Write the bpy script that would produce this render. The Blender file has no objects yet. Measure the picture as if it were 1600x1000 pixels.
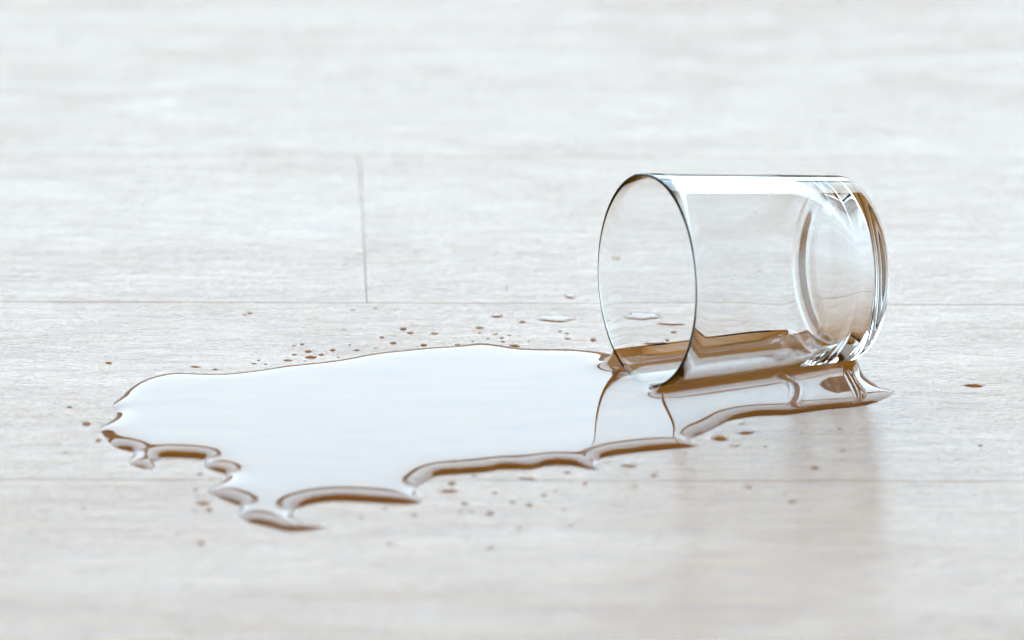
import bpy, bmesh, math, random
import numpy as np
from mathutils import Vector, Matrix
from mathutils.geometry import delaunay_2d_cdt

random.seed(7)
rng = np.random.default_rng(7)
scene = bpy.context.scene
COL = scene.collection

# ------------------------------------------------------------------ camera
FPX, CAM_H = 9215.63, 0.57949                  # focal length in px of a 1600 px wide frame, height (m)
PITCH, ROLL = 0.29137358, 0.01505698
cp, sp = math.cos(PITCH), math.sin(PITCH)
FW = np.array([0, cp, -sp]); RT0 = np.array([1.0, 0, 0]); UP0 = np.array([0, sp, cp])
RT = math.cos(ROLL) * RT0 + math.sin(ROLL) * UP0
UP = -math.sin(ROLL) * RT0 + math.cos(ROLL) * UP0
cam_data = bpy.data.cameras.new('camera')
cam = bpy.data.objects.new('camera', cam_data); COL.objects.link(cam)
cam_data.sensor_width = 36.0
cam_data.lens = FPX / 1600 * 36.0
cam_data.clip_start, cam_data.clip_end = 0.05, 60
m3 = Matrix(((RT[0], UP[0], -FW[0]), (RT[1], UP[1], -FW[1]), (RT[2], UP[2], -FW[2])))
cam.matrix_world = Matrix.Translation((0, 0, CAM_H)) @ m3.to_4x4()
cam_data.dof.use_dof = True
cam_data.dof.focus_distance = 1.965
cam_data.dof.aperture_fstop = 9.0
scene.camera = cam

# ------------------------------------------------------------------ world, lamps, exposure
world = bpy.data.worlds.new('World'); scene.world = world; world.use_nodes = True
bg = world.node_tree.nodes['Background']
bg.inputs['Color'].default_value = (1.0, 0.98, 0.95, 1)
bg.inputs['Strength'].default_value = 0.38

def window_light(name, x0, x1, z0, z1, y, radiance, colour):
    d = bpy.data.lights.new(name, 'AREA'); d.shape = 'RECTANGLE'
    d.size, d.size_y = x1 - x0, z1 - z0
    d.energy = radiance * math.pi * d.size * d.size_y
    d.color = colour
    o = bpy.data.objects.new(name, d); COL.objects.link(o)
    o.location = ((x0 + x1) / 2, y, (z0 + z1) / 2)
    o.rotation_euler = (math.radians(-90), 0, 0)      # faces the camera side (-y)
    return o
# a big bright window behind the scene: a low and a high row of panes with a bar between them
WIN = (0.63, 0.85, 1.0)
window_light('window_light_low', -2.6, 3.2, 0.35, 0.86, 3.95, 5.25, WIN)
window_light('window_light_high', -2.6, 3.2, 0.96, 2.10, 3.95, 5.25, WIN)

vs = scene.view_settings
vs.view_transform = 'Standard'; vs.look = 'None'; vs.exposure = 0.0; vs.gamma = 1.0
vs.use_curve_mapping = False
cy = scene.cycles
cy.max_bounces = 24; cy.transmission_bounces = 24; cy.glossy_bounces = 10; cy.diffuse_bounces = 4
cy.transparent_max_bounces = 16
cy.caustics_reflective = True; cy.caustics_refractive = True
cy.blur_glossy = 0.15; cy.sample_clamp_indirect = 12.0
cy.use_denoising = True
try: cy.denoiser = 'OPENIMAGEDENOISE'
except Exception: pass

def to_floor(px, z=0.0):
    """a point seen in the photograph -> its place on the floor (metres)"""
    px = np.asarray(px, float)
    d = FW + ((px[..., 0:1] - 800) / FPX) * RT - ((px[..., 1:2] - 500) / FPX) * UP
    t = (z - CAM_H) / d[..., 2:3]
    return (np.array([0, 0, CAM_H]) + t * d)[..., :2]

# ------------------------------------------------------------------ materials
class NT:
    def __init__(s, name):
        s.m = bpy.data.materials.new(name); s.m.use_nodes = True
        s.t = s.m.node_tree; s.t.nodes.clear()
    def n(s, kind, **kw):
        nd = s.t.nodes.new(kind)
        for k, v in kw.items():
            if k.startswith('i_'): nd.inputs[k[2:].replace('_', ' ')].default_value = v
            else: setattr(nd, k, v)
        return nd
    def l(s, a, b): s.t.links.new(a, b)
    def math(s, op, a, b=None, c=None):
        nd = s.n('ShaderNodeMath', operation=op)
        for i, v in enumerate((a, b, c)):
            if v is None: continue
            if isinstance(v, (int, float)): nd.inputs[i].default_value = v
            else: s.l(v, nd.inputs[i])
        return nd.outputs[0]

def wood_material():
    k = NT('varnished_brown_oak')
    tc = k.n('ShaderNodeTexCoord'); oi = k.n('ShaderNodeObjectInfo')
    off = k.n('ShaderNodeVectorMath', operation='SCALE'); off.inputs[0].default_value = (7.3, 3.1, 0)
    k.l(oi.outputs['Random'], off.inputs['Scale'])
    add = k.n('ShaderNodeVectorMath', operation='ADD')
    k.l(tc.outputs['Object'], add.inputs[0]); k.l(off.outputs[0], add.inputs[1])
    P = add.outputs[0]
    def noise(sx, sy, scale, detail=4, rough=0.55, dist=0.0, src=P):
        mp = k.n('ShaderNodeMapping'); mp.inputs['Scale'].default_value = (sx, sy, 1)
        k.l(src, mp.inputs['Vector'])
        nz = k.n('ShaderNodeTexNoise'); nz.inputs['Scale'].default_value = scale
        nz.inputs['Detail'].default_value = detail; nz.inputs['Roughness'].default_value = rough
        nz.inputs['Distortion'].default_value = dist
        k.l(mp.outputs[0], nz.inputs['Vector']); return nz.outputs['Fac']
    streak = noise(1, 4.5, 42, 6, 0.62, 0.8)              # fine long grain
    pores = noise(1, 4.0, 190, 3, 0.6, 0.4)              # very fine pores
    cloud = noise(1, 3.0, 8, 5, 0.6, 1.2)         # broad figure
    # cathedral figure: rings bent by noise
    mp = k.n('ShaderNodeMapping'); mp.inputs['Scale'].default_value = (0.55, 5.5, 1); k.l(P, mp.inputs['Vector'])
    wv = k.n('ShaderNodeTexWave', wave_type='RINGS', bands_direction='X')
    wv.inputs['Scale'].default_value = 3.2; wv.inputs['Distortion'].default_value = 7.0
    wv.inputs['Detail'].default_value = 3.0; wv.inputs['Detail Scale'].default_value = 1.3
    k.l(mp.outputs[0], wv.inputs['Vector'])
    ring = wv.outputs['Fac']
    # colour
    fac = k.math('MULTIPLY_ADD', streak, 0.85, k.math('MULTIPLY', ring, 0.07))
    fac = k.math('MULTIPLY_ADD', cloud, 0.25, fac)
    ramp = k.n('ShaderNodeValToRGB'); k.l(fac, ramp.inputs['Fac'])
    e = ramp.color_ramp.elements
    e[0].position = 0.30; e[0].color = (0.32, 0.100, 0.001, 1)
    e[1].position = 0.85; e[1].color = (0.54, 0.215, 0.003, 1)
    x = e.new(0.58); x.color = (0.43, 0.157, 0.0015, 1)
    # relief of the varnish
    hgt = k.math('MULTIPLY_ADD', streak, 0.9, k.math('MULTIPLY', pores, 0.75))
    hgt = k.math('MULTIPLY_ADD', ring, 0.03, hgt)
    hgt = k.math('MULTIPLY_ADD', cloud, 0.9, hgt)
    bp = k.n('ShaderNodeBump'); bp.inputs['Strength'].default_value = 0.8
    bp.inputs['Distance'].default_value = 0.00030; k.l(hgt, bp.inputs['Height'])
    r = k.n('ShaderNodeMapRange'); k.l(k.math('MULTIPLY_ADD', cloud, 0.5, k.math('MULTIPLY', streak, 0.5)), r.inputs['Value'])
    r.inputs['From Min'].default_value = 0.3; r.inputs['From Max'].default_value = 0.7
    r.inputs['To Min'].default_value = 0.14; r.inputs['To Max'].default_value = 0.23
    # dull brown wood under a thin varnish: almost no mirror seen from above, a strong one at a low angle
    df = k.n('ShaderNodeBsdfDiffuse'); k.l(ramp.outputs[0], df.inputs['Color'])
    gl = k.n('ShaderNodeBsdfAnisotropic', distribution='MULTI_GGX')
    k.l(r.outputs[0], gl.inputs['Roughness']); k.l(bp.outputs[0], gl.inputs['Normal'])
    lw = k.n('ShaderNodeLayerWeight'); lw.inputs['Blend'].default_value = 0.5
    k.l(bp.outputs[0], lw.inputs['Normal'])
    g = k.n('ShaderNodeMapRange'); k.l(k.math('MULTIPLY_ADD', cloud, 0.6, k.math('MULTIPLY', streak, 0.4)), g.inputs['Value'])
    g.inputs['From Min'].default_value = 0.36; g.inputs['From Max'].default_value = 0.64
    g.inputs['To Min'].default_value = 0.87; g.inputs['To Max'].default_value = 1.07
    gloss = g.outputs[0]
    fr = k.math('MULTIPLY_ADD', k.math('POWER', lw.outputs['Facing'], 5.0), k.math('MULTIPLY', gloss, 1.50), 0.002)
    mix = k.n('ShaderNodeMixShader'); k.l(fr, mix.inputs['Fac'])
    k.l(df.outputs[0], mix.inputs[1]); k.l(gl.outputs[0], mix.inputs[2])
    out = k.n('ShaderNodeOutputMaterial'); k.l(mix.outputs[0], out.inputs['Surface'])
    return k.m

def plain(name, col, rough):
    k = NT(name); b = k.n('ShaderNodeBsdfPrincipled')
    nz = k.n('ShaderNodeTexNoise'); nz.inputs['Scale'].default_value = 40
    mx = k.n('ShaderNodeMixRGB'); mx.inputs['Color1'].default_value = (*[c * .8 for c in col], 1)
    mx.inputs['Color2'].default_value = (*col, 1); k.l(nz.outputs['Fac'], mx.inputs['Fac'])
    k.l(mx.outputs[0], b.inputs['Base Color']); b.inputs['Roughness'].default_value = rough
    out = k.n('ShaderNodeOutputMaterial'); k.l(b.outputs[0], out.inputs['Surface']); return k.m

def dielectric(name, ior, col):
    k = NT(name); g = k.n('ShaderNodeBsdfGlass'); g.inputs['Roughness'].default_value = 0.0
    g.inputs['IOR'].default_value = ior; g.inputs['Color'].default_value = (*col, 1)
    out = k.n('ShaderNodeOutputMaterial'); k.l(g.outputs[0], out.inputs['Surface']); return k.m

WOOD = wood_material()
UNDER = plain('dark_underlay', (0.05, 0.04, 0.03), 0.9)
GLASS = dielectric('clear_glass', 1.51, (0.992, 0.995, 0.996))
WATER = dielectric('clear_water', 1.333, (1, 1, 1))

def link(name, me, mat=None, parent=None):
    o = bpy.data.objects.new(name, me); COL.objects.link(o)
    if mat and me is not None and not me.materials: me.materials.append(mat)
    if parent: o.parent = parent
    return o
def tag(o, label=None, cat=None, group=None, kind=None):
    for key, v in (('label', label), ('category', cat), ('group', group), ('kind', kind)):
        if v: o[key] = v
    return o

# ------------------------------------------------------------------ floor of separate planks
PW, PL = 0.195, 1.285
YAW = 0.04146446
T = np.array([math.cos(YAW), math.sin(YAW)]); N = np.array([-math.sin(YAW), math.cos(YAW)])
OY, JX = 1.95075872, 0.03071686           # seam behind the puddle, its cross joint

def plank_mesh():
    bm = bmesh.new(); g = 0.00004; bv = 0.00020; th = 0.008
    x0, x1, y0, y1 = g, PL - g, g, PW - g
    def ring(ins, z):
        return [bm.verts.new(p) for p in ((x0 + ins, y0 + ins, z), (x1 - ins, y0 + ins, z), (x1 - ins, y1 - ins, z), (x0 + ins, y1 - ins, z))]
    rings = [ring(0, -th), ring(0, -bv), ring(bv * .45, -bv * .25), ring(bv * 1.2, 0)]
    for a, b in zip(rings, rings[1:]):
        for i in range(4):
            j = (i + 1) % 4; bm.faces.new((a[i], a[j], b[j], b[i]))
    bm.faces.new(rings[-1]); bm.faces.new(rings[0][::-1])
    me = bpy.data.meshes.new('plank'); bm.to_mesh(me); bm.free(); return me

bm = bmesh.new()
bmesh.ops.create_grid(bm, x_segments=1, y_segments=1, size=0.5)
for v in bm.verts: v.co = (v.co.x * 8.0 + .2, v.co.y * 5.6 + 1.6, -0.0085)
me = bpy.data.meshes.new('floor'); bm.to_mesh(me); bm.free()
floor = tag(link('floor', me, UNDER), 'varnished brown plank floor, whitened by the window glare', 'floor', kind='structure')
pm = plank_mesh(); pm.materials.append(WOOD)
offs = {0: JX, 1: JX + 0.61, -1: JX + 0.83, -2: JX + 0.37, 2: JX + 0.95, -3: JX + 0.70}
for k in range(-13, 11):
    o0 = offs.get(k, JX + random.uniform(0.1, 1.2)) % PL
    for j in range(-3, 3):
        x = o0 + j * PL
        if x > 3.6 or x + PL < -3.0: continue
        p = T * x + N * (OY + k * PW)
        o = link('plank', pm, None, floor)
        o.location = (p[0], p[1], 0.0)
        o.rotation_euler = (0, 0, YAW)

# ------------------------------------------------------------------ the tumbler
GX, GY, GYAW = 0.04202953, 1.86005637, 0.45445841
R0, RB, LB = 0.03550, 0.03137, 0.07251
WALL = 0.0012
A2 = np.array([math.cos(GYAW), math.sin(GYAW)]); S2 = np.array([-math.sin(GYAW), math.cos(GYAW)])
TILT = math.asin((R0 - RB) / LB)
def r_line(t): return R0 - (R0 - RB) * t / LB
T_HEEL, T_END, R_FOOT = 0.0715, 0.0750, 0.0290
T_IN0, T_IN1, R_IN = 0.0690, 0.0698, 0.0272
outer, inner = [], []
for t in np.linspace(0.0006, T_HEEL, 14): outer.append((t, r_line(t)))
rh = r_line(T_HEEL)
for a in np.linspace(0, 1, 13)[1:]:
    th = a * math.pi / 2
    outer.append((T_HEEL + (T_END - T_HEEL) * math.sin(th) ** 0.92, R_FOOT + (rh - R_FOOT) * math.cos(th) ** 0.92))
outer += [(T_END - .0001, .0262), (T_END - .0006, .0240), (T_END - .0009, .014), (T_END - .0010, .007), (T_END - .0010, 0)]
def w_at(t): return WALL + 0.0026 * max(0, (t - 0.050) / (T_IN0 - 0.050)) ** 2
for t in np.linspace(0.0006, T_IN0, 14): inner.append((t, r_line(t) - w_at(t)))
ri = r_line(T_IN0) - w_at(T_IN0)
for a in np.linspace(0, 1, 13)[1:]:
    th = a * math.pi / 2
    inner.append((T_IN0 + (T_IN1 - T_IN0) * math.sin(th), R_IN + (ri - R_IN) * math.cos(th)))
inner += [(T_IN1 + .0003, .018), (T_IN1 + .0005, .010), (T_IN1 + .0006, 0)]
rimc = R0 - WALL / 2
rim = [(0.0006 - 0.0006 * math.sin(a), rimc + (WALL / 2) * math.cos(a)) for a in np.linspace(0, math.pi, 9)[1:-1]]
prof = outer[::-1] + rim + inner                       # foot -> rim -> inside bottom
def lathe(prof, seg=160):
    bm = bmesh.new(); rows = []
    for (t, r) in prof:
        if r == 0: rows.append([bm.verts.new((t, 0, 0))])
        else: rows.append([bm.verts.new((t, r * math.cos(2 * math.pi * i / seg), r * math.sin(2 * math.pi * i / seg))) for i in range(seg)])
    for a, b in zip(rows, rows[1:]):
        for i in range(seg):
            j = (i + 1) % seg
            if len(a) == 1: bm.faces.new((a[0], b[i], b[j]))
            elif len(b) == 1: bm.faces.new((a[i], b[0], a[j]))
            else: bm.faces.new((a[i], b[i], b[j], a[j]))
    bmesh.ops.recalc_face_normals(bm, faces=bm.faces)
    for f in bm.faces: f.smooth = True
    me = bpy.data.meshes.new('drinking_glass'); bm.to_mesh(me); bm.free(); return me
gm = lathe(prof)
glass = link('drinking_glass', gm, GLASS)
tag(glass, 'clear glass tumbler lying on its side in the spilled water', 'glass')
ax = Vector((A2[0] * math.cos(TILT), A2[1] * math.cos(TILT), -math.sin(TILT)))
upv = Vector((A2[0] * math.sin(TILT), A2[1] * math.sin(TILT), math.cos(TILT)))
sd = upv.cross(ax)
rc = Vector((GX, GY, 0.00012)) + upv * R0
glass.matrix_world = Matrix.Translation(rc) @ Matrix(((ax.x, sd.x, upv.x), (ax.y, sd.y, upv.y), (ax.z, sd.z, upv.z))).to_4x4()

# plan of the glass at a given height: half width at distance t along the contact line
def interp(prof, t):
    ts = [p[0] for p in prof]; rs = [p[1] for p in prof]
    return float(np.interp(t, ts, rs))
def plan(prof, t1, z, lift):
    pts = []
    for t in np.linspace(0.0, t1, 160):
        r = interp(prof, t); c = r_line(t)
        q = r * r - (c - z) ** 2
        if q <= 0: break
        pts.append((t, math.sqrt(q)))
    return pts

# ------------------------------------------------------------------ the puddle
OUTLINE = [(955,553),(925,549),(890,546),(850,546),(815,545),(790,541),(770,538),(752,536),(735,538),(712,542),(680,544),
 (650,547),(620,550),(590,553),(560,558),(530,564),(500,568),(470,571),(440,574),(410,579),(380,583),(350,586),(325,586),
 (300,585),(275,584),(255,586),(238,590),(220,596),(207,603),(196,612),(188,621),(180,627),(176,634),(180,641),(182,647),
 (175,655),(165,662),(157,667),(155,672),(163,682),(174,696),(188,702),(206,706),(208,711),(202,718),(201,725),(217,731),(236,735),
 (242,731),(246,722),(251,716),(260,714),(276,715),(298,716),(315,717),(321,721),(317,728),(331,735),(350,740),(354,745),
 (351,749),(340,756),(323,767),(340,777),(361,786),(376,792),(373,799),(373,806),(386,816),(415,822),(445,830),(475,830),(500,827),
 (515,823),(490,818),(469,814),(460,808),(459,800),(470,793),(490,787),(525,783),(562,784),(609,787),(641,788),(664,785),
 (656,778),(650,771),(653,761),(666,753),(687,743),(719,741),(766,737),(787,733),(828,734),(844,731),(859,727),(891,727),(916,733),
 (938,734),(934,726),(936,719),(947,714),(981,709),(1015,705),(1049,702),(1082,699),(1094,697),(1080,690),(1083,684),(1103,676),(1123,666),
 (1143,657),(1184,650),(1234,648),(1285,641),(1336,636),(1366,630),(1388,621),(1400,612),(1383,608),(1369,600),(1353,588),
 (1345,576),(1338,560),(1320,545),(1295,536),(1250,536),(1150,550),(1060,562),(1000,566),(975,560)]
def smooth_closed(P, step):
    P = np.asarray(P, float); n = len(P); out = []
    for i in range(n):
        a, b, c, d = P[i - 1], P[i], P[(i + 1) % n], P[(i + 2) % n]
        m = max(2, int(math.ceil(np.linalg.norm(c - b) / step)))
        for s in np.arange(m) / m:
            out.append(0.5 * ((2 * b) + (-a + c) * s + (2 * a - 5 * b + 4 * c - d) * s * s + (-a + 3 * b - 3 * c + d) * s ** 3))
    return np.array(out)
def resample(P, step):
    P = np.vstack([P, P[:1]]); seg = np.linalg.norm(np.diff(P, axis=0), axis=1); s = np.r_[0, np.cumsum(seg)]
    n = int(s[-1] / step); q = np.arange(n) * s[-1] / n
    return np.stack([np.interp(q, s, P[:, 0]), np.interp(q, s, P[:, 1])], 1)

LC = 0.0029                # meniscus length
LEVEL = 0.0018             # water level in the middle
def water_mesh(name, bound_px, holes=(), h_edge=0.0007):
    """surface of a water body: heights solve the meniscus equation on a fine triangle net"""
    bnd = resample(smooth_closed(to_floor(np.array(bound_px, float)), 0.0005), h_edge)
    for _ in range(4): bnd = (np.roll(bnd, 1, 0) + 2 * bnd + np.roll(bnd, -1, 0)) / 4     # surface tension rounds the tips
    loops = [bnd] + [h[0] for h in holes]
    zb = [np.full(len(bnd), -0.00005)] + [h[1] for h in holes]
    allb = np.vstack(loops); zall = np.concatenate(zb)
    edges = []; s = 0
    for lp in loops:
        edges += [(s + i, s + (i + 1) % len(lp)) for i in range(len(lp))]; s += len(lp)
    A = allb[[e[0] for e in edges]]; B = allb[[e[1] for e in edges]]
    def dist(Q):
        out = np.empty(len(Q))
        for c in range(0, len(Q), 2000):
            q = Q[c:c + 2000, None, :]; ab = (B - A)[None]
            t = np.clip(((q - A[None]) * ab).sum(-1) / (ab ** 2).sum(-1), 0, 1)
            out[c:c + 2000] = np.sqrt((((q - A[None]) - t[..., None] * ab) ** 2).sum(-1)).min(1)
        return out
    def inside(Q):
        ins = np.zeros(len(Q), bool)
        for (x1, y1), (x2, y2) in zip(A, B):
            if y1 == y2: continue
            ins ^= ((y1 > Q[:, 1]) != (y2 > Q[:, 1])) & (Q[:, 0] < (x2 - x1) * (Q[:, 1] - y1) / (y2 - y1) + x1)
        return ins
    lo, hi = bnd.min(0), bnd.max(0)
    pts = []
    for hs, dmin, dmax in ((h_edge, h_edge * .7, 0.0075), (0.0014, 0.0075, 0.016), (0.003, 0.016, 9)):
        xs = np.arange(lo[0], hi[0], hs); ys = np.arange(lo[1], hi[1], hs * .866)
        X, Y = np.meshgrid(xs, ys); X = X + (np.arange(len(ys)) % 2)[:, None] * hs / 2
        Q = np.stack([X.ravel(), Y.ravel()], 1); Q += rng.normal(0, hs * .05, Q.shape)
        Q = Q[inside(Q)]
        if len(Q) == 0: continue
        d = dist(Q); pts.append(Q[(d > dmin) & (d <= dmax)])
    inner_p = np.vstack(pts); nb = len(allb)
    V = np.vstack([allb, inner_p])
    r = delaunay_2d_cdt([Vector(v) for v in V.tolist()], edges, [], 0, 1e-9)
    P = np.array([tuple(v) for v in r[0]]); F = np.array([f for f in r[2] if len(f) == 3])
    cen = P[F].mean(1); F = F[inside(cen)]
    orig = np.array([o[0] if len(o) else -1 for o in r[3]])
    fixed = (orig >= 0) & (orig < nb)
    u0 = np.zeros(len(P)); u0[fixed] = LEVEL - zall[orig[fixed]]
    # P1 finite elements: laplace u = u / LC^2
    p0, p1, p2 = P[F[:, 0]], P[F[:, 1]], P[F[:, 2]]
    area = 0.5 * ((p1 - p0)[:, 0] * (p2 - p0)[:, 1] - (p1 - p0)[:, 1] * (p2 - p0)[:, 0])
    flip = area < 0; F[flip] = F[flip][:, ::-1]; area = np.abs(area)
    ok = area > 1e-13; F = F[ok]; area = area[ok]
    I, Jx, W = [], [], []
    for a in range(3):
        i, j, k = F[:, a], F[:, (a + 1) % 3], F[:, (a + 2) % 3]
        e1, e2 = P[i] - P[k], P[j] - P[k]
        cot = (e1 * e2).sum(1) / (2 * area)
        I.append(i); Jx.append(j); W.append(0.5 * cot)
    I, Jx, W = map(np.concatenate, (I, Jx, W))
    # the far edge is held back by the board grain and stands steeper
    q = np.clip((P[:, 1] - 1.82) / 0.035, 0, 1) * np.clip((0.0 - P[:, 0]) / 0.03, 0, 1); q = q * q * (3 - 2 * q)
    n = len(P); M = np.bincount(F.ravel(), np.repeat(area / 3, 3), n) / (LC - 0.0009 * q) ** 2
    D = np.bincount(I, W, n) + np.bincount(Jx, W, n) + M
    def mul(x): return D * x - np.bincount(I, W * x[Jx], n) - np.bincount(Jx, W * x[I], n)
    free = ~fixed
    x = u0.copy(); res = -mul(x); res[fixed] = 0
    Di = 1 / np.maximum(D, 1e-12); z = Di * res; z[fixed] = 0; p = z.copy(); rz = res @ z
    for _ in range(600):
        Ap = mul(p); Ap[fixed] = 0
        al = rz / (p @ Ap + 1e-30); x += al * p; res -= al * Ap
        if np.abs(res).max() < 1e-9: break
        z = Di * res; z[fixed] = 0; rz2 = res @ z; p = z + (rz2 / rz) * p; rz = rz2
    Z = LEVEL - x
    used = np.unique(F); remap = -np.ones(n, int); remap[used] = np.arange(len(used)); F = remap[F]
    me = bpy.data.meshes.new(name)
    me.from_pydata(np.column_stack([P[used], Z[used]]).tolist(), [], F.tolist())
    me.polygons.foreach_set('use_smooth', np.ones(len(me.polygons), bool)); me.update()
    me.materials.append(WATER)
    return me

# where the water climbs the glass: outside and inside wall, joined round the lip (a U in plan)
Z_OUT = 0.0041; Z_FAR, Z_NEAR = 0.0068, 0.0048
EMB = 0.00030
og = [(t, w - EMB) for t, w in plan(outer[:26], T_END, Z_OUT, 0)]
far = plan(inner[:26], T_IN1, Z_FAR, 0); near = plan(inner[:26], T_IN1, Z_NEAR, 0)
def loc(t, s): return np.array([GX, GY]) + A2 * t + S2 * s
poly, zz = [], []
def addp(t, s, z): poly.append(loc(t, s)); zz.append(z)
# near outer side: lip -> heel, far outer side: heel -> lip
for t, w in og: addp(t, -w, Z_OUT)
for t, w in og[::-1]: addp(t, w, Z_OUT)
nfar = max(far, key=lambda p: p[0])[0]; nnear = max(near, key=lambda p: p[0])[0]
for t, w in far: addp(t, w + EMB, Z_FAR)
tn, wn = near[-1]; tf, wf = far[-1]
for q in np.linspace(0, 1, 12)[1:-1]: addp(tf + (tn - tf) * q, wf + EMB - (wf + wn + 2 * EMB) * q, Z_FAR + (Z_NEAR - Z_FAR) * q)
for t, w in near[::-1]: addp(t, -(w + EMB), Z_NEAR)
poly = np.array(poly); zz = np.array(zz)
seg = np.linalg.norm(np.diff(np.vstack([poly, poly[:1]]), axis=0), axis=1); cs = np.r_[0, np.cumsum(seg)]
nq = int(cs[-1] / 0.0007); qq = np.arange(nq) * cs[-1] / nq
pc = np.vstack([poly, poly[:1]]); zc = np.r_[zz, zz[:1]]
hole = np.stack([np.interp(qq, cs, pc[:, 0]), np.interp(qq, cs, pc[:, 1])], 1); hz = np.interp(qq, cs, zc)
for _ in range(4): hz = (np.roll(hz, 1) + 2 * hz + np.roll(hz, -1)) / 4
puddle = link('water_puddle', water_mesh('water_puddle', OUTLINE, [(hole, hz)]))
tag(puddle, 'large clear puddle of spilled water spreading from the mouth of the tumbler', 'puddle')

# ------------------------------------------------------------------ droplets
def drop_mesh(name, rx, ry, ang, seed, rings=5, seg=20, wob=0.16):
    g = np.random.default_rng(seed); ph = g.uniform(0, 6.28, 5); am = g.normal(0, wob, 5) / np.arange(1, 6) ** .7
    vs, fs = [], []
    def rad(a): return 1 + sum(am[q] * math.cos((q + 2) * a + ph[q]) for q in range(5)) * .8
    flat = ang < math.radians(20)
    h = 0.0004 if flat else min(0.0024, min(rx, ry) * math.tan(ang / 2))
    for i in range(rings):
        s = 1 - (i / rings) ** 1.15
        z = h * (1 - s ** 7) if flat else h * (1 - s * s) if h < 0.0018 else h * (1 - s ** 4)
        for j in range(seg):
            a = 2 * math.pi * j / seg; k = s * (1 + (rad(a) - 1) * (0.35 + .65 * s))
            vs.append((rx * k * math.cos(a), ry * k * math.sin(a), z - 0.00004))
    vs.append((0, 0, h - 0.00004))
    for i in range(rings - 1):
        for j in range(seg):
            q = (j + 1) % seg; fs.append((i * seg + j, i * seg + q, (i + 1) * seg + q, (i + 1) * seg + j))
    for j in range(seg): fs.append(((rings - 1) * seg + j, (rings - 1) * seg + (j + 1) % seg, rings * seg))
    me = bpy.data.meshes.new(name); me.from_pydata(vs, [], fs)
    me.polygons.foreach_set('use_smooth', np.ones(len(fs), bool)); me.update()
    me.materials.append(WATER); return me

PXM = 4730.0
FAR_G = 'tiny droplets behind the puddle'; NEAR_G = 'tiny droplets in front of the puddle'
LEFT_G = 'tiny droplets left of the puddle'; RIGHT_G = 'tiny droplets in front of the tumbler'
BACK_G = 'tiny droplets behind the tumbler mouth'
# stretches of the spatter, left to right, each named by what it lies beside
PLACES = {
 FAR_G: [(0, 440, 'behind the far left edge of the puddle'), (440, 500, 'around the dark oval drop behind the puddle'),
         (500, 575, 'below the cross joint, behind the puddle'), (575, 660, 'right of the cross joint, behind the puddle'),
         (660, 760, 'behind the top bulge of the puddle'), (760, 1600, 'above the dark drop at the far puddle edge')],
 BACK_G: [(0, 1600, 'beside and through the tumbler mouth, behind the puddle')],
 LEFT_G: [(0, 200, 'on bare floor left of the puddle tip'), (200, 1600, 'beside the lower left lobes of the puddle')],
 NEAR_G: [(0, 730, 'below the puddle tongue and notch'), (730, 810, 'below the left stretch of near puddle edge'),
          (810, 1600, 'below the middle stretch of near puddle edge')],
 RIGHT_G: [(0, 1150, 'on bare floor below the mirrored tumbler rim'), (1150, 1290, 'on bare floor in front of the tumbler side'),
           (1290, 1600, 'on bare floor in front of the tumbler base')]}
ORD = ['first', 'second', 'third', 'fourth', 'fifth', 'sixth', 'seventh', 'eighth', 'ninth', 'tenth', 'eleventh', 'twelfth', 'thirteenth']
def small_label(grp, lst, item):
    for a, b, text in PLACES[grp]:
        if a <= item[0] < b:
            row = sorted(q for q in lst if a <= q[0] < b); k = row.index(item)
            which = 'leftmost' if k == 0 else 'rightmost' if k == len(row) - 1 else ORD[k] + ' from left'
            return '%s tiny droplet %s' % (which, text)
SMALL = {
 FAR_G: [(552,484,10),(587,482,8),(618,484,7),(537,515,9),(630,514,15),(641,520,13),(597,527,10),(614,536,12),(662,539,14),(652,542,6),
  (717,539,16),(679,521,11),(749,512,13),(749,520,7),(762,529,6),(774,522,9),(784,528,9),(796,524,9),(786,534,10),(557,547,14),(546,539,8),
  (587,544,6),(529,558,6),(502,554,11),(482,549,14),(460,554,12),(450,563,14),(476,564,7),(459,540,7),(472,538,10),(415,569,8),(520,547,12),
  (336,577,10),(404,563,8),(397,568,11),(812,525,7),(826,534,7),(739,533,6),(792,449,8),(816,503,14),(390,489,12),(383,492,9)],
 BACK_G: [(875,518,9),(886,521,8),(887,529,12),(927,531,13),(959,514,8),(967,526,8),(1052,521,14),(1042,534,10),(965,402,12)],
 LEFT_G: [(170,567,14),(108,636,13),(135,662,15),(154,688,11),(103,708,8),(313,741,12),(305,765,9),(326,796,12),(304,798,6),
  (314,849,13),(277,834,7),(130,794,8)],
 NEAR_G: [(706,755,16),(741,744,12),(886,738,14),(914,756,11),(850,774,14),(726,787,13),(827,789,14),(801,785,12),(719,799,11),(737,799,11),
  (766,802,16),(647,804,11),(773,770,12),(882,797,10),(891,821,13),(906,812,9),(947,722,8),(601,796,9),(564,809,12),(702,815,7),
  (812,825,9),(766,857,14),(609,850,10),(869,767,7),(992,760,10)],
 RIGHT_G: [(1022,743,14),(1027,737,9),(1077,734,10),(1086,740,8),(1071,707,10),(1195,698,10),(1120,769,10),(1170,762,13),(1225,773,12),
  (1238,784,17),(1532,696,12),(1468,717,9),(1317,705,11),(1273,731,14),(1265,712,9),(1312,670,11),(1301,836,8),(1374,644,6)]}
seed = 100
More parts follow.
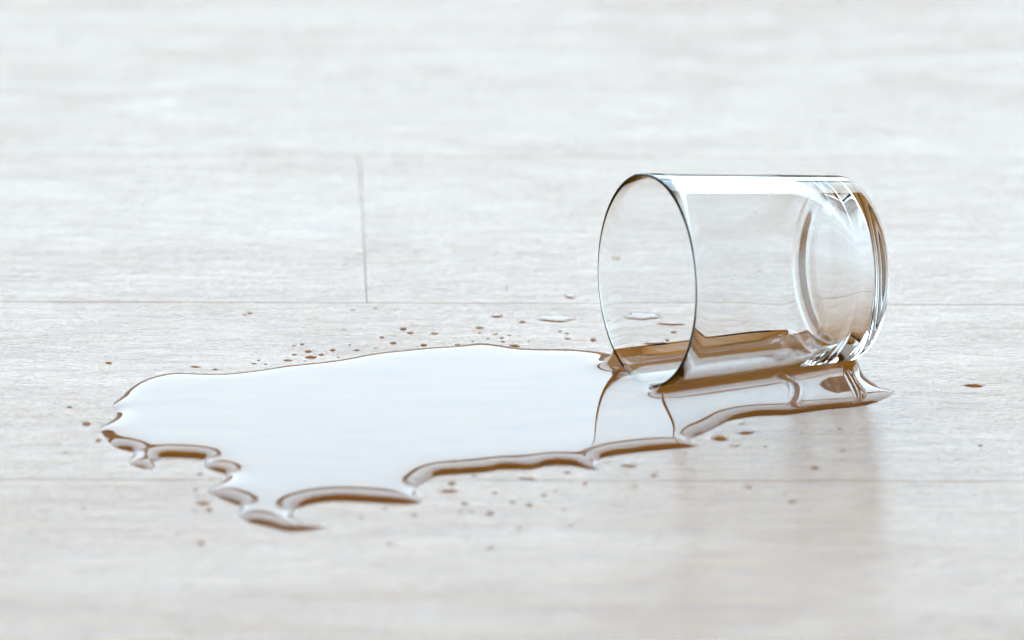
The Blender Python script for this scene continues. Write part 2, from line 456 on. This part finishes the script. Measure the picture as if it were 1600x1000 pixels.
for grp, lst in SMALL.items():
    for (x, y, w) in lst:
        seed += 1
        rx = w / PXM / 2 * (0.85 if grp in (NEAR_G, RIGHT_G) else 1.0); ry = rx * random.uniform(.6, 1.0)
        p = to_floor((x, y))
        o = link('water_droplet', drop_mesh('water_droplet', rx, ry, math.radians(random.uniform(40, 60)), seed, 4, 14))
        o.location = (p[0], p[1], 0); o.rotation_euler.z = random.uniform(-.35, .35)
        tag(o, small_label(grp, lst, (x, y, w)), 'droplet', grp)
BIG = [
 ((1522,602),36,20,38,.0,'lone oval water drop on bare floor at the far right of the tumbler'),
 ((1125,684),30,26,42,.1,'round water drop beside the puddle edge below the tumbler, nearest the edge'),
 ((1165,676),26,17,38,.0,'oval water drop right of the round drop below the tumbler'),
 ((1159,662),12,9,38,.0,'small drop above the oval drop, between it and the puddle edge'),
 ((1149,696),15,20,25,.5,'thin smeared drop just below the round drop under the tumbler'),
 ((702,767),30,13,42,.1,'long drop below the notch of the puddle edge, widest of the near spatter'),
 ((983,728),26,13,42,.1,'long drop in front of the puddle where the tumbler rim is mirrored'),
 ((317,786),24,14,45,.0,'fat oval drop beside the lowest left lobe of the puddle'),
 ((486,558),22,14,48,.05,'dark oval drop, largest of the spatter behind the puddle, left half'),
 ((804,540),21,13,48,-.05,'dark oval drop touching the middle of the far puddle edge'),
 ((305,573),19,9,46,-.15,'slim dark drop behind the far left edge of the puddle'),
 ((822,747),26,8,16,-.1,'pale thin smear of water in front of the puddle, middle'),
 ((868,498),66,40,15,.0,'flat pale patch of water behind the puddle, left of the tumbler rim'),
 ((1003,496),60,46,14,.1,'flat ragged patch of water seen through the mouth of the tumbler'),
 ((1048,508),46,16,15,-.05,'long thin patch of water beside the ragged patch, seen through the tumbler'),
 ((1022,538),36,20,16,.2,'small pale patch of water close behind the tumbler wall'),
 ((776,493),20,22,14,.3,'faint splash mark of water behind the puddle, near the floor seam'),
 ((890,463),16,26,12,.6,'small slanted splash mark on the floor seam left of the tumbler'),
]
for (c, w, d, ang, rot, lab) in BIG:
    seed += 1
    p = to_floor(c)
    o = link('water_drop', drop_mesh('water_drop', w / PXM / 2, d / PXM / 2, math.radians(ang), seed, 7, 32, .13))
    o.location = (p[0], p[1], 0); o.rotation_euler.z = rot
    tag(o, lab, 'water drop')

# ------------------------------------------------------------------ beads of water clinging to the side of the tumbler
def on_glass(px):
    best = None
    for t in np.linspace(0.004, 0.066, 125):
        for a in np.linspace(-1.2, 1.6, 141):                # angle from "straight at the camera side" upwards
            r = r_line(t); n = upv * math.sin(a) - sd * math.cos(a)
            p = rc + ax * t + n * r
            d = np.array(p) - np.array([0, 0, CAM_H]); z = d @ FW
            e = (800 + FPX * (d @ RT) / z - px[0]) ** 2 + (500 - FPX * (d @ UP) / z - px[1]) ** 2
            if best is None or e < best[0]: best = (e, p, n)
    return best[1], best[2]
BEADS = [((1148,431),9,'leftmost'), ((1186,427),13,'second from left'), ((1212,429),8,'third from left'),
         ((1180,331),9,'topmost'), ((1205,302),8,'one just under the white glare of')]
for (c, w, which) in BEADS:
    seed += 1
    p, n = on_glass(c)
    o = link('water_bead', drop_mesh('water_bead', w / PXM / 2, w * .45 / PXM / 2, math.radians(50), seed, 4, 14))
    o.location = p
    q = n.to_track_quat('Z', 'Y'); o.rotation_mode = 'QUATERNION'
    xl = (ax - n * ax.dot(n)).normalized(); yl = n.cross(xl)
    o.rotation_quaternion = Matrix(((xl.x, yl.x, n.x), (xl.y, yl.y, n.y), (xl.z, yl.z, n.z))).to_quaternion()
    tag(o, '%s tiny water bead clinging to the side of the tumbler' % which if 'glare' not in which else
        'tiny water bead just under the white glare on the tumbler', 'bead', 'water beads clinging to the tumbler')
